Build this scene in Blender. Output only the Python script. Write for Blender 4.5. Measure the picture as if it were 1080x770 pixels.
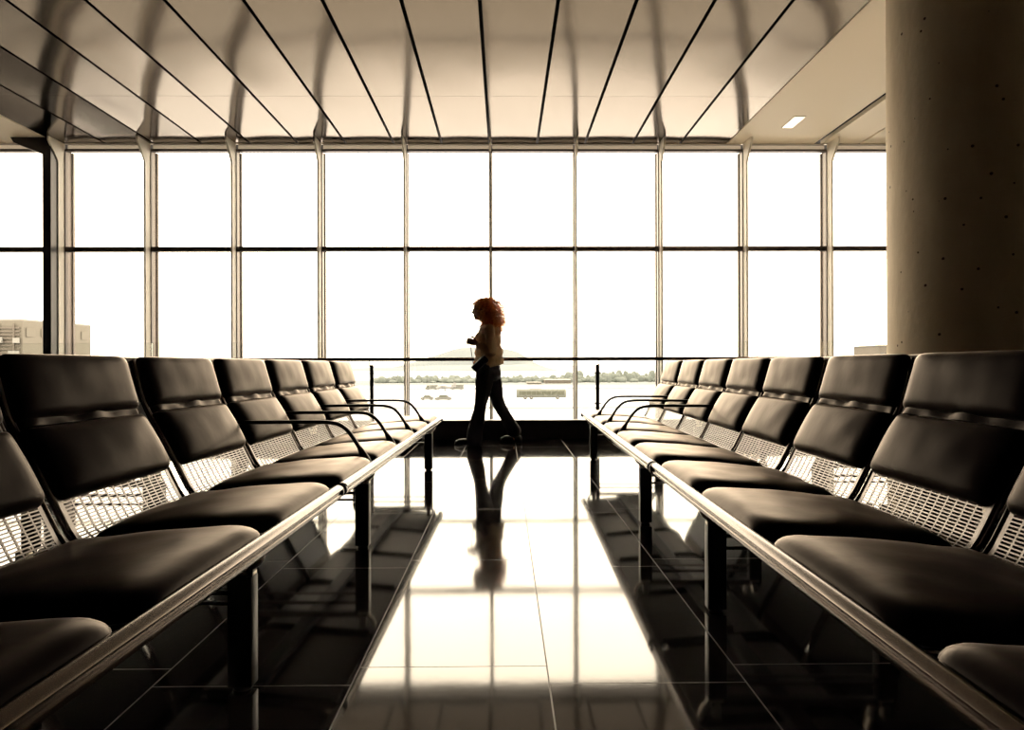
import bpy, bmesh, math, random
from mathutils import Vector, Matrix, noise

for o in list(bpy.data.objects):
    bpy.data.objects.remove(o)
SC = bpy.context.scene
COL = SC.collection
PI = math.pi
random.seed(7)

# ------------------------------------------------------------------ camera, sky, exposure
CAM_H = 0.87
cd = bpy.data.cameras.new('camera')
cd.sensor_width = 36.0
cd.lens = 24.0
cd.clip_end = 8000
cd.clip_start = 0.02
cam = bpy.data.objects.new('camera', cd)
COL.objects.link(cam)
cam.matrix_world = (Matrix.Translation((0, 0, CAM_H)) @ Matrix.Rotation(-0.0111, 4, 'Z')
                    @ Matrix.Rotation(PI / 2 + 0.0005, 4, 'X') @ Matrix.Rotation(-0.0030, 4, 'Z'))
SC.camera = cam
SC.view_settings.view_transform = 'Standard'
SC.view_settings.look = 'None'
SC.view_settings.exposure = 0.0
SC.view_settings.gamma = 1.0
SC.view_settings.use_curve_mapping = False

W = bpy.data.worlds.new('sky')
SC.world = W
W.use_nodes = True
bg = W.node_tree.nodes['Background']
bg.inputs['Color'].default_value = (1.0, 0.81, 0.61, 1)
bg.inputs['Strength'].default_value = 9.0
SC.cycles.max_bounces = 10
SC.cycles.transparent_max_bounces = 24
SC.cycles.sample_clamp_indirect = 12.0

# ------------------------------------------------------------------ materials
def mat(name, base, rough=0.5, metal=0.0, vary=None, vscale=8.0, bump=0.0, bscale=40.0, ior=1.5,
        coords='Object', rvary=0.0, stretch=None, coat=0.0, spec=None, detail=4.0):
    m = bpy.data.materials.new(name)
    m.use_nodes = True
    nt = m.node_tree
    b = nt.nodes['Principled BSDF']
    b.inputs['Base Color'].default_value = (*base, 1)
    b.inputs['Roughness'].default_value = rough
    b.inputs['Metallic'].default_value = metal
    b.inputs['IOR'].default_value = ior
    if spec is not None:
        b.inputs['Specular IOR Level'].default_value = spec
    if coat:
        b.inputs['Coat Weight'].default_value = coat
        b.inputs['Coat Roughness'].default_value = 0.1
    tc = nt.nodes.new('ShaderNodeTexCoord')
    src = tc.outputs[coords]
    if stretch:
        mp = nt.nodes.new('ShaderNodeMapping')
        mp.inputs['Scale'].default_value = stretch
        nt.links.new(src, mp.inputs[0])
        src = mp.outputs[0]
    if vary or rvary:
        n = nt.nodes.new('ShaderNodeTexNoise')
        n.inputs['Scale'].default_value = vscale
        n.inputs['Detail'].default_value = detail
        nt.links.new(src, n.inputs['Vector'])
        if vary:
            r = nt.nodes.new('ShaderNodeValToRGB')
            r.color_ramp.elements[0].position = 0.3
            r.color_ramp.elements[1].position = 0.7
            r.color_ramp.elements[0].color = (*base, 1)
            r.color_ramp.elements[1].color = (*vary, 1)
            nt.links.new(n.outputs['Fac'], r.inputs[0])
            nt.links.new(r.outputs[0], b.inputs['Base Color'])
        if rvary:
            mr = nt.nodes.new('ShaderNodeMapRange')
            mr.inputs[3].default_value = max(0.0, rough - rvary)
            mr.inputs[4].default_value = rough + rvary
            nt.links.new(n.outputs['Fac'], mr.inputs[0])
            nt.links.new(mr.outputs[0], b.inputs['Roughness'])
    if bump:
        n2 = nt.nodes.new('ShaderNodeTexNoise')
        n2.inputs['Scale'].default_value = bscale
        n2.inputs['Detail'].default_value = 3.0
        nt.links.new(src, n2.inputs['Vector'])
        bp = nt.nodes.new('ShaderNodeBump')
        bp.inputs['Strength'].default_value = bump
        bp.inputs['Distance'].default_value = 0.01
        nt.links.new(n2.outputs['Fac'], bp.inputs['Height'])
        nt.links.new(bp.outputs[0], b.inputs['Normal'])
    return m

def glass_mat(name, tint=(0.97, 0.98, 0.97), refl=1.0):
    m = bpy.data.materials.new(name)
    m.use_nodes = True
    nt = m.node_tree
    nt.nodes.clear()
    out = nt.nodes.new('ShaderNodeOutputMaterial')
    tr = nt.nodes.new('ShaderNodeBsdfTransparent')
    tr.inputs[0].default_value = (*tint, 1)
    gl = nt.nodes.new('ShaderNodeBsdfGlossy')
    gl.inputs['Roughness'].default_value = 0.01
    gl.inputs['Color'].default_value = (refl, refl, refl, 1)
    fr = nt.nodes.new('ShaderNodeFresnel')
    fr.inputs[0].default_value = 1.45
    mx = nt.nodes.new('ShaderNodeMixShader')
    nt.links.new(fr.outputs[0], mx.inputs[0])
    nt.links.new(tr.outputs[0], mx.inputs[1])
    nt.links.new(gl.outputs[0], mx.inputs[2])
    nt.links.new(mx.outputs[0], out.inputs[0])
    return m

def translucent_mat(name, base, rough, amount, tcol, vary=None, vscale=30):
    m = mat(name, base, rough, vary=vary, vscale=vscale)
    nt = m.node_tree
    b = nt.nodes['Principled BSDF']
    out = nt.nodes['Material Output']
    t = nt.nodes.new('ShaderNodeBsdfTranslucent')
    t.inputs[0].default_value = (*tcol, 1)
    mx = nt.nodes.new('ShaderNodeMixShader')
    mx.inputs[0].default_value = amount
    nt.links.new(b.outputs[0], mx.inputs[1])
    nt.links.new(t.outputs[0], mx.inputs[2])
    nt.links.new(mx.outputs[0], out.inputs[0])
    return m

def emit_mat(name, c, s):
    m = bpy.data.materials.new(name)
    m.use_nodes = True
    b = m.node_tree.nodes['Principled BSDF']
    b.inputs['Base Color'].default_value = (*c, 1)
    b.inputs['Emission Color'].default_value = (*c, 1)
    b.inputs['Emission Strength'].default_value = s
    return m

M = {}
def leather_mat():
    """worn black leather: nearly matt face on, glossy towards grazing angles"""
    m = mat('black_leather', (0.0085, 0.0055, 0.0065), 0.9, vary=(0.014, 0.009, 0.010), vscale=2.5, spec=0.0)
    nt = m.node_tree
    b = nt.nodes['Principled BSDF']
    out = nt.nodes['Material Output']
    tc = nt.nodes.new('ShaderNodeTexCoord')
    n = nt.nodes.new('ShaderNodeTexNoise')
    n.inputs['Scale'].default_value = 14
    n.inputs['Detail'].default_value = 2
    nt.links.new(tc.outputs['Object'], n.inputs['Vector'])
    bp = nt.nodes.new('ShaderNodeBump')
    bp.inputs['Strength'].default_value = 0.06
    bp.inputs['Distance'].default_value = 0.01
    nt.links.new(n.outputs['Fac'], bp.inputs['Height'])
    lw = nt.nodes.new('ShaderNodeLayerWeight')
    lw.inputs['Blend'].default_value = 0.5
    nt.links.new(bp.outputs[0], lw.inputs['Normal'])
    pw = nt.nodes.new('ShaderNodeMath')
    pw.operation = 'POWER'
    pw.inputs[1].default_value = 6.3
    nt.links.new(lw.outputs['Facing'], pw.inputs[0])
    ma = nt.nodes.new('ShaderNodeMath')
    ma.operation = 'MULTIPLY_ADD'
    ma.inputs[1].default_value = 0.95
    ma.inputs[2].default_value = 0.002
    nt.links.new(pw.outputs[0], ma.inputs[0])
    gl = nt.nodes.new('ShaderNodeBsdfGlossy')
    gl.inputs['Color'].default_value = (1.0, 0.91, 0.83, 1)
    gl.inputs['Roughness'].default_value = 0.32
    nt.links.new(bp.outputs[0], gl.inputs['Normal'])
    mx = nt.nodes.new('ShaderNodeMixShader')
    nt.links.new(ma.outputs[0], mx.inputs[0])
    nt.links.new(b.outputs[0], mx.inputs[1])
    nt.links.new(gl.outputs[0], mx.inputs[2])
    nt.links.new(mx.outputs[0], out.inputs[0])
    return m
M['leather'] = leather_mat()
M['piping'] = mat('leather_seam', (0.04, 0.03, 0.025), 0.5, bump=0.6, bscale=60)
M['steel'] = mat('satin_steel', (0.62, 0.56, 0.47), 0.28, 1.0)
M['frame'] = mat('dark_chrome', (0.16, 0.14, 0.13), 0.16, 1.0)
M['perf'] = mat('painted_perforated_steel', (0.20, 0.185, 0.175), 0.32, 0.85)
M['rail'] = mat('brushed_rail', (0.11, 0.093, 0.082), 0.20, 1.0)
M['black_metal'] = mat('black_metal', (0.012, 0.011, 0.012), 0.35, 0.0, ior=1.45)
M['dark_frame'] = mat('dark_bronze_metal', (0.05, 0.035, 0.028), 0.35, 0.3)
M['rubber'] = mat('black_rubber', (0.01, 0.01, 0.01), 0.6)
M['mullion'] = mat('bronze_mullion', (0.075, 0.055, 0.045), 0.4, 0.2)
M['fin'] = mat('painted_fin', (0.85, 0.80, 0.70), 0.5)
M['plaster'] = mat('ceiling_plaster', (0.90, 0.80, 0.64), 0.6)
M['slab'] = mat('dark_void', (0.012, 0.010, 0.010), 0.9)
M['wall'] = mat('dark_wall', (0.035, 0.026, 0.022), 0.7)
M['handrail'] = mat('handrail_bronze', (0.22, 0.13, 0.10), 0.3, 0.6)
M['plinth'] = mat('black_stone', (0.012, 0.010, 0.014), 0.28, ior=1.5)
M['concrete'] = mat('cast_concrete', (0.66, 0.52, 0.34), 0.75, vary=(0.80, 0.66, 0.46), vscale=2.2, bump=0.35,
                    bscale=14, stretch=(1, 1, 0.45))
M['frosted'] = translucent_mat('frosted_spandrel', (0.7, 0.66, 0.58), 0.6, 0.85, (0.52, 0.50, 0.46))
M['glass'] = glass_mat('window_glass', (0.97, 0.985, 0.975), 0.9)
M['rail_glass'] = glass_mat('balustrade_glass', (0.965, 0.975, 0.965), 1.0)
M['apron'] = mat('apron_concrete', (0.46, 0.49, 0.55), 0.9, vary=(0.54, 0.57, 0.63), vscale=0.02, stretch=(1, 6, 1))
M['dimming_ground'] = mat('ceiling_dimming_ground', (0.165, 0.17, 0.175), 0.9, vary=(0.20, 0.205, 0.21), vscale=0.1)  # for the added ground strip that dims the ceiling reflection
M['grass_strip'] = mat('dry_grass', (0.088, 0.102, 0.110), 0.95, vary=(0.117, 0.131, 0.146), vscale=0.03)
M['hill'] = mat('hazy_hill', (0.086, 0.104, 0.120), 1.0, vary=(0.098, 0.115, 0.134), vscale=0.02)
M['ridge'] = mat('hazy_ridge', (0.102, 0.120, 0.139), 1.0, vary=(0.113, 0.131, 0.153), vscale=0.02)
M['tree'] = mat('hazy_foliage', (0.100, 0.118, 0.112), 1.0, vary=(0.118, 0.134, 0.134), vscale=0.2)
M['bwall'] = mat('block_wall', (0.077, 0.067, 0.057), 0.9, vary=(0.091, 0.080, 0.069), vscale=0.3)
M['bwall2'] = mat('pale_block_wall', (0.091, 0.084, 0.069), 0.9, vary=(0.102, 0.095, 0.080), vscale=0.3)
M['bglass'] = mat('block_window', (0.062, 0.058, 0.055), 0.4)
M['blit'] = mat('white_panel', (0.146, 0.146, 0.139), 0.6)
M['bus'] = mat('bus_paint', (0.095, 0.102, 0.091), 0.5)
M['bus_glass'] = mat('bus_glass', (0.062, 0.066, 0.051), 0.4, spec=0.2)
M['white_paint'] = mat('white_paint', (0.161, 0.161, 0.168), 0.4)
M['car_paint'] = mat('car_paint', (0.088, 0.091, 0.088), 0.4, spec=0.3)
M['tyre'] = mat('tyre', (0.06, 0.06, 0.055), 0.9)
M['skin'] = mat('skin', (0.60, 0.36, 0.24), 0.5)
M['hair'] = translucent_mat('auburn_hair', (0.17, 0.075, 0.032), 0.5, 0.65, (0.95, 0.50, 0.22))
M['curls'] = translucent_mat('auburn_curls', (0.42, 0.19, 0.08), 0.5, 0.75, (1.0, 0.64, 0.33))
M['blouse'] = translucent_mat('cream_blouse', (0.50, 0.40, 0.29), 0.8, 0.58, (0.92, 0.78, 0.58), vary=(0.36, 0.27, 0.19), vscale=9)
M['jeans'] = mat('navy_jeans', (0.012, 0.013, 0.022), 0.8, vary=(0.02, 0.021, 0.033), vscale=12)
M['shoe'] = mat('black_shoe', (0.015, 0.014, 0.016), 0.3)
M['bag'] = mat('dark_bag', (0.02, 0.013, 0.02), 0.45)
M['glasses'] = mat('spectacle_frame', (0.01, 0.01, 0.012), 0.3)
M['lamp'] = emit_mat('lamp_diffuser', (1.0, 0.9, 0.7), 1.6)

# glossy bowed metal ceiling panels
def ceiling_mat():
    m = mat('warm_metal_panel', (0.160, 0.130, 0.100), 0.13, 1.0)
    nt = m.node_tree
    b = nt.nodes['Principled BSDF']
    tc = nt.nodes.new('ShaderNodeTexCoord')
    mp = nt.nodes.new('ShaderNodeMapping')
    mp.inputs['Scale'].default_value = (1.0, 0.45, 1.0)
    n = nt.nodes.new('ShaderNodeTexNoise')
    n.inputs['Scale'].default_value = 0.9
    n.inputs['Detail'].default_value = 1.0
    n.noise_dimensions = '3D'
    bp = nt.nodes.new('ShaderNodeBump')
    bp.inputs['Strength'].default_value = 0.5
    bp.inputs['Distance'].default_value = 0.035
    nt.links.new(tc.outputs['Object'], mp.inputs[0])
    nt.links.new(mp.outputs[0], n.inputs['Vector'])
    nt.links.new(n.outputs['Fac'], bp.inputs['Height'])
    nt.links.new(bp.outputs[0], b.inputs['Normal'])
    return m
M['panel'] = ceiling_mat()

# polished dark tile floor
def floor_mat():
    m = bpy.data.materials.new('polished_dark_tile')
    m.use_nodes = True
    nt = m.node_tree
    b = nt.nodes['Principled BSDF']
    tc = nt.nodes.new('ShaderNodeTexCoord')
    sp = nt.nodes.new('ShaderNodeSeparateXYZ')
    nt.links.new(tc.outputs['Object'], sp.inputs[0])
    def math_(op, a, bb=None, clamp=False):
        n = nt.nodes.new('ShaderNodeMath')
        n.operation = op
        n.use_clamp = clamp
        for i, v in enumerate((a, bb)):
            if v is None:
                continue
            if isinstance(v, (int, float)):
                n.inputs[i].default_value = v
            else:
                nt.links.new(v, n.inputs[i])
        return n.outputs[0]
    P = 0.54
    tx = math_('DIVIDE', math_('SUBTRACT', sp.outputs[0], 0.12), P)
    colid = math_('FLOOR', tx)
    fx = math_('ABSOLUTE', math_('SUBTRACT', math_('FRACT', math_('ADD', tx, 0.5)), 0.5))
    odd = math_('MODULO', math_('ABSOLUTE', colid), 2.0)
    ty = math_('DIVIDE', math_('SUBTRACT', sp.outputs[1], math_('ADD', math_('MULTIPLY', odd, 0.11), 1.864)), 1.08)
    fy = math_('ABSOLUTE', math_('SUBTRACT', math_('FRACT', math_('ADD', ty, 0.5)), 0.5))
    lx = math_('LESS_THAN', fx, 0.0022 / P)
    ly = math_('LESS_THAN', fy, 0.0022 / 1.08)
    line = math_('MAXIMUM', lx, ly)
    n = nt.nodes.new('ShaderNodeTexNoise')
    n.inputs['Scale'].default_value = 9
    n.inputs['Detail'].default_value = 8
    n.inputs['Roughness'].default_value = 0.7
    nt.links.new(tc.outputs['Object'], n.inputs['Vector'])
    r = nt.nodes.new('ShaderNodeValToRGB')
    r.color_ramp.elements[0].position = 0.35
    r.color_ramp.elements[1].position = 0.75
    r.color_ramp.elements[0].color = (0.012, 0.010, 0.010, 1)
    r.color_ramp.elements[1].color = (0.034, 0.028, 0.024, 1)
    nt.links.new(n.outputs['Fac'], r.inputs[0])
    mx = nt.nodes.new('ShaderNodeMix')
    mx.data_type = 'RGBA'
    nt.links.new(line, mx.inputs[0])
    nt.links.new(r.outputs[0], mx.inputs[6])
    mx.inputs[7].default_value = (0.11, 0.09, 0.07, 1)
    nt.links.new(mx.outputs[2], b.inputs['Base Color'])
    n3 = nt.nodes.new('ShaderNodeTexNoise')
    n3.inputs['Scale'].default_value = 2.2
    n3.inputs['Detail'].default_value = 5
    nt.links.new(tc.outputs['Object'], n3.inputs['Vector'])
    mr = nt.nodes.new('ShaderNodeMapRange')
    mr.inputs[3].default_value = 0.035
    mr.inputs[4].default_value = 0.085
    nt.links.new(n3.outputs['Fac'], mr.inputs[0])
    rr = math_('MAXIMUM', mr.outputs[0], math_('MULTIPLY', line, 0.5))
    nt.links.new(rr, b.inputs['Roughness'])
    b.inputs['IOR'].default_value = 1.75
    bp = nt.nodes.new('ShaderNodeBump')
    bp.inputs['Strength'].default_value = 0.03
    bp.inputs['Distance'].default_value = 0.01
    nt.links.new(n3.outputs['Fac'], bp.inputs['Height'])
    nt.links.new(bp.outputs[0], b.inputs['Normal'])
    return m
M['floor'] = floor_mat()

# ------------------------------------------------------------------ mesh helpers
class MB:
    def __init__(s):
        s.v = []
        s.f = []
    def add(s, v, f):
        o = len(s.v)
        s.v += [tuple(p) for p in v]
        s.f += [tuple(i + o for i in q) for q in f]
        return s
    def box(s, c, d, bev=0.0, rot=None, taper=1.0):
        bm = bmesh.new()
        bmesh.ops.create_cube(bm, size=1)
        for q in bm.verts:
            k = taper if q.co.z > 0 else 1.0
            q.co = Vector((q.co.x * d[0] * k, q.co.y * d[1] * k, q.co.z * d[2]))
        if bev:
            bmesh.ops.bevel(bm, geom=list(bm.edges), offset=bev, segments=2, affect='EDGES', profile=0.5)
        mt = Matrix.Translation(c) @ (rot if rot else Matrix.Identity(4))
        vs = [mt @ q.co for q in bm.verts]
        bm.verts.index_update()
        fs = [[q.index for q in f.verts] for f in bm.faces]
        bm.free()
        return s.add(vs, fs)
    def tube(s, pts, r, n=10, sx=1.0, up=Vector((0, 0, 1)), caps=True):
        """sweep an ellipse (r along 'up'-ish normal, r*sx sideways) along pts; r may be a list"""
        pts = [Vector(p) for p in pts]
        rs = r if isinstance(r, (list, tuple)) else [r] * len(pts)
        vs, fs = [], []
        nn = None
        for i, p in enumerate(pts):
            t = (pts[min(i + 1, len(pts) - 1)] - pts[max(i - 1, 0)]).normalized()
            if nn is None:
                u = up if abs(t.dot(up)) < 0.9 else Vector((1, 0, 0)) if abs(t.x) < .7 else Vector((0, 0, 1))
                nn = (u - t * u.dot(t)).normalized()
            else:
                nn = (nn - t * nn.dot(t)).normalized()
            side = t.cross(nn).normalized()
            for k in range(n):
                a = 2 * PI * k / n
                vs.append(p + side * (math.cos(a) * rs[i] * sx) + nn * (math.sin(a) * rs[i]))
        m = len(pts)
        for i in range(m - 1):
            for k in range(n):
                fs.append((i * n + k, i * n + (k + 1) % n, (i + 1) * n + (k + 1) % n, (i + 1) * n + k))
        if caps:
            fs.append(tuple(range(n))[::-1])
            fs.append(tuple((m - 1) * n + k for k in range(n)))
        return s.add(vs, fs)
    def prism(s, poly, lo, hi, axis='y'):
        """extrude a closed 2-D polygon. axis y: poly in (x,z); x: poly in (y,z); z: poly in (x,y)"""
        def P(a, b, h):
            return {'y': (a, h, b), 'x': (h, a, b), 'z': (a, b, h)}[axis]
        n = len(poly)
        vs = [P(a, b, lo) for a, b in poly] + [P(a, b, hi) for a, b in poly]
        fs = [tuple(range(n))[::-1], tuple(range(n, 2 * n))]
        fs += [(i, (i + 1) % n, n + (i + 1) % n, n + i) for i in range(n)]
        return s.add(vs, fs)
    def ell(s, c, r, rot=None, seg=20, ring=14):
        bm = bmesh.new()
        bmesh.ops.create_uvsphere(bm, u_segments=seg, v_segments=ring, radius=1)
        mt = Matrix.Translation(c) @ (rot if rot else Matrix.Identity(4)) @ Matrix.Diagonal((*r, 1))
        bm.verts.index_update()
        vs = [mt @ q.co for q in bm.verts]
        fs = [[q.index for q in f.verts] for f in bm.faces]
        bm.free()
        return s.add(vs, fs)
    def rot_cyl(s, c, r, h, axis='z', n=24, r2=None):
        d = {'z': Vector((0, 0, 1)), 'x': Vector((1, 0, 0)), 'y': Vector((0, 1, 0))}[axis]
        c = Vector(c)
        return s.tube([c - d * h / 2, c + d * h / 2], [r, r if r2 is None else r2], n)
    def mesh(s, name, smooth=False, auto=None):
        me = bpy.data.meshes.new(name)
        me.from_pydata(s.v, [], s.f)
        bm = bmesh.new()
        bm.from_mesh(me)
        bmesh.ops.recalc_face_normals(bm, faces=bm.faces)
        if smooth:
            ang = math.radians(auto if auto else 40)
            for f in bm.faces:
                f.smooth = True
            for e in bm.edges:
                if len(e.link_faces) == 2 and e.calc_face_angle(0) > ang:
                    e.smooth = False
        bm.to_mesh(me)
        bm.free()
        return me

def link(name, me, m, parent=None, loc=None, rot=None):
    if m is not None and not me.materials:
        me.materials.append(m)
    o = bpy.data.objects.new(name, me)
    COL.objects.link(o)
    if parent:
        o.parent = parent
    if loc is not None:
        o.location = loc
    if rot is not None:
        o.rotation_euler = rot
    return o

def part(name, mb, m, parent=None, smooth=False, loc=None, rot=None, auto=None):
    return link(name, mb.mesh(name, smooth, auto), m, parent, loc, rot)

def tag(o, label=None, cat=None, group=None, kind=None):
    if label: o['label'] = label
    if cat: o['category'] = cat
    if group: o['group'] = group
    if kind: o['kind'] = kind
    return o

def empty(name, loc=(0, 0, 0), rz=0.0):
    o = bpy.data.objects.new(name, None)
    o.empty_display_size = 0.1
    COL.objects.link(o)
    o.location = loc
    o.rotation_euler = (0, 0, rz)
    return o

def copy_tree(o, parent=None):
    c = o.copy()
    COL.objects.link(c)
    if parent:
        c.parent = parent
    for ch in list(o.children):
        copy_tree(ch, c)
    return c

def catmull(pts, per=8):
    P = [Vector(p) for p in pts]
    P = [P[0] * 2 - P[1]] + P + [P[-1] * 2 - P[-2]]
    out = []
    for i in range(1, len(P) - 2):
        for k in range(per):
            t = k / per
            a, b, c, d = P[i - 1], P[i], P[i + 1], P[i + 2]
            out.append(0.5 * ((2 * b) + (c - a) * t + (2 * a - 5 * b + 4 * c - d) * t * t + (3 * b - a - 3 * c + d) * t ** 3))
    out.append(P[-2].copy())
    return out

# ------------------------------------------------------------------ the room
XL, XR, YB, YF, ZC = -8.45, 10.4, -9.0, 10.9, 4.39
YE = 8.03          # floor edge (balustrade)
ZG = -8.0          # airfield level

f = part('floor', MB().box(((XL + XR) / 2, (YB + 8.15) / 2, -0.15), (XR - XL, 8.15 - YB, 0.30)), M['floor'])
tag(f, kind='structure')
lf = part('floor', MB().box(((XL + XR) / 2, 9.6, -4.35), (XR - XL, 2.9, 0.3)), M['plaster'])
tag(lf, kind='structure')
tag(part('wall_left', MB().box((XL - 0.15, (YB + YF) / 2, -1.6), (0.3, YF - YB + 0.3, 12.8)), M['wall']), kind='structure')
tag(part('wall_right', MB().box((XR + 0.15, (YB + YF) / 2, -1.6), (0.3, YF - YB + 0.3, 12.8)), M['wall']), kind='structure')
tag(part('wall_back', MB().box(((XL + XR) / 2, YB - 0.15, -1.6), (XR - XL + 0.6, 0.3, 12.8)), M['wall']), kind='structure')
tag(part('trim_1', MB().box(((XL + XR) / 2, 8.13, 0.1115), (XR - XL, 0.16, 0.223), 0.004), M['plinth']), kind='structure')

# ceiling: slab above, panels below with dark open joints
ceil = part('ceiling', MB().box(((XL + XR) / 2, (YB + YF) / 2 + 0.2, ZC + 0.32), (XR - XL + 0.6, YF - YB + 1.2, 0.3)), M['slab'])
tag(ceil, kind='structure')
PX0, PP = -0.227, 0.757
GAP = 0.040
def metal_panel(x0, x1, y0, y1, bow=0.006):
    n, m_ = 12, 10
    vs, fs = [], []
    for j in range(m_ + 1):
        for i in range(n + 1):
            a = i / n
            z = ZC + bow * (1 - (2 * a - 1) ** 2)
            vs.append((x0 + (x1 - x0) * a, y0 + (y1 - y0) * j / m_, z))
    for j in range(m_):
        for i in range(n):
            q = j * (n + 1) + i
            fs.append((q, q + 1, q + n + 2, q + n + 1))
    o = len(vs)
    # folded edges upward
    for xx in (x0, x1):
        a = len(vs)
        vs += [(xx, y0, ZC), (xx, y1, ZC), (xx, y1, ZC + 0.06), (xx, y0, ZC + 0.06)]
        fs.append((a, a + 1, a + 2, a + 3))
    mb = MB()
    mb.add(vs, fs)
    me = bpy.data.meshes.new('ceiling_panel')
    me.from_pydata(mb.v, [], mb.f)
    for p in me.polygons:
        p.use_smooth = True
    return me
ROWS = [(8.945, YF - 0.03), (5.9, 8.94), (2.9, 5.895), (-0.1, 2.895), (-3.1, -0.105), (-6.1, -3.105), (YB, -6.105)]
for k in range(-9, 5):
    x0 = PX0 + PP * k + GAP / 2
    x1 = x0 + PP - GAP
    for (y0, y1) in ROWS:
        link('ceiling_panel', metal_panel(x0, x1, y0, y1), M['panel'], ceil)
# plaster bands at both sides
def plaster(x0, x1):
    part('ceiling_panel', MB().box(((x0 + x1) / 2, (YB + YF) / 2, ZC + 0.03), (x1 - x0, YF - YB - 0.06, 0.06)), M['plaster'], ceil)
xr = PX0 + PP * 5
plaster(xr + 0.004, 4.95)
plaster(5.07, 5.66)
plaster(5.70, XR)
xl = PX0 - PP * 9
plaster(xl - PP + 0.012, xl - 0.012)
plaster(XL, xl - PP - 0.012)

# recessed light in the plaster band
dl = empty('recessed_downlight', (4.2, 9.85, ZC))
tag(dl, 'small slanted rectangular downlight set in the plain ceiling band near the column', 'ceiling light')
part('light_frame', MB().box((0, 0, -0.004), (0.17, 0.46, 0.012), 0.003), M['fin'], dl)
part('diffuser', MB().box((0, 0, -0.012), (0.145, 0.43, 0.006), 0.002), M['lamp'], dl)

# window wall, one structure per bay
MP, MX0 = 1.347, -0.212
ZT = 2.725
def mull_x(k): return MX0 + MP * k
def fin_mb():
    mb = MB()
    # glazing mullion, inner fin with haunch at the head, outer cap
    mb2 = MB()
    mb.box((0, 0, -1.85), (0.052, 0.10, 12.3))
    poly = [(-0.05, ZG), (-0.20, ZG), (-0.20, ZC - 0.32), (-0.42, ZC - 0.06), (-0.42, ZC), (-0.05, ZC)]
    mb2.prism([(a, b) for a, b in poly], -0.014, 0.014, 'x')
    mb3 = MB()
    mb3.box((0, 0.17, -1.85), (0.05, 0.05, 12.3))
    mb3.box((0, 0.10, -1.85), (0.014, 0.10, 12.3))
    return mb.mesh('mullion'), mb2.mesh('mullion_fin'), mb3.mesh('outer_cap')
m1, m2, m3 = fin_mb()
m3.materials.append(M['mullion'])
ks = list(range(-6, 8))
for idx, k in enumerate(ks):
    x0 = mull_x(k)
    x1 = mull_x(k + 1)
    if k == ks[0]: xa = XL
    else: xa = x0
    xb = min(x1, XR)
    if xa >= XR: break
    w = empty('window_%d' % (idx + 1), (xa, YF, 0))
    tag(w, kind='structure')
    wd = xb - xa
    part('pane', MB().box((wd / 2, 0, (ZT + ZC) / 2 - 0.05), (wd - 0.05, 0.012, ZC - ZT - 0.18)), M['glass'], w)
    part('pane', MB().box((wd / 2, 0, ZT / 2), (wd - 0.05, 0.012, ZT - 0.06)), M['glass'], w)
    part('pane', MB().box((wd / 2, 0, -4.05), (wd - 0.05, 0.012, 7.9)), M['glass'], w)
    part('transom', MB().box((wd / 2, 0, ZT), (wd - 0.052, 0.10, 0.072)).box((wd / 2, 0, -0.05), (wd - 0.052, 0.10, 0.07)), M['mullion'], w)
    part('head_frame', MB().box((wd / 2, 0, ZC - 0.098), (wd - 0.052, 0.10, 0.032)), M['mullion'], w)
    part('head_panel', MB().box((wd / 2, 0.02, ZC - 0.042), (wd - 0.052, 0.02, 0.08)), M['frosted'], w)
    if k > ks[0]:
        link('mullion', m1, M['mullion'], w)
        link('mullion_fin', m2, M['fin'], w)
        link('outer_cap', m3, M['mullion'], w)
# ceiling edge trim along the glazing
tag(part('trim_2', MB().box(((XL + XR) / 2, 10.84, ZC - 0.005), (XR - XL, 0.03, 0.012), 0.003), M['steel']), kind='structure')

# black steel post beside the left part of the glazing
sp_ = part('steel_post', MB().box((0, 0, (ZC + ZG) / 2), (0.125, 0.16, ZC - ZG), 0.004)
           .prism([(0.06, ZC), (-0.55, ZC), (-0.50, ZC - 0.08), (-0.06, ZC - 0.26)], -0.08, 0.08, 'y'),
           M['black_metal'], loc=(-7.01, 10.62, 0))
tag(sp_, 'black steel post with a diagonal bracket under the ceiling by the leftmost window', 'post', kind='structure')

# round concrete column
def column():
    mb = MB()
    n = 96
    R = 0.72
    vs, fs = [], []
    zs = [i * ZC / 60 for i in range(61)]
    for z in zs:
        for k in range(n):
            a = 2 * PI * k / n
            vs.append((R * math.cos(a), R * math.sin(a), z))
    for i in range(60):
        for k in range(n):
            fs.append((i * n + k, i * n + (k + 1) % n, (i + 1) * n + (k + 1) % n, (i + 1) * n + k))
    mb.add(vs, fs)
    return mb
c_m = M['concrete']
nt = c_m.node_tree
vo = nt.nodes.new('ShaderNodeTexVoronoi')
vo.inputs['Scale'].default_value = 7.0
tcx = nt.nodes.new('ShaderNodeTexCoord')
nt.links.new(tcx.outputs['Object'], vo.inputs['Vector'])
lt = nt.nodes.new('ShaderNodeMath'); lt.operation = 'LESS_THAN'; lt.inputs[1].default_value = 0.085
nt.links.new(vo.outputs['Distance'], lt.inputs[0])
mxx = nt.nodes.new('ShaderNodeMix'); mxx.data_type = 'RGBA'
mxx.inputs[7].default_value = (0.10, 0.065, 0.035, 1)
bsd = nt.nodes['Principled BSDF']
old = bsd.inputs['Base Color'].links[0].from_socket
nt.links.new(lt.outputs[0], mxx.inputs[0])
nt.links.new(old, mxx.inputs[6])
nt.links.new(mxx.outputs[2], bsd.inputs['Base Color'])
colm = part('concrete_column', column(), c_m, smooth=True, loc=(4.235, 6.05, 0))
tag(colm, 'thick round concrete column with small pits behind the right-hand seats', 'column', kind='structure')

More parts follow.
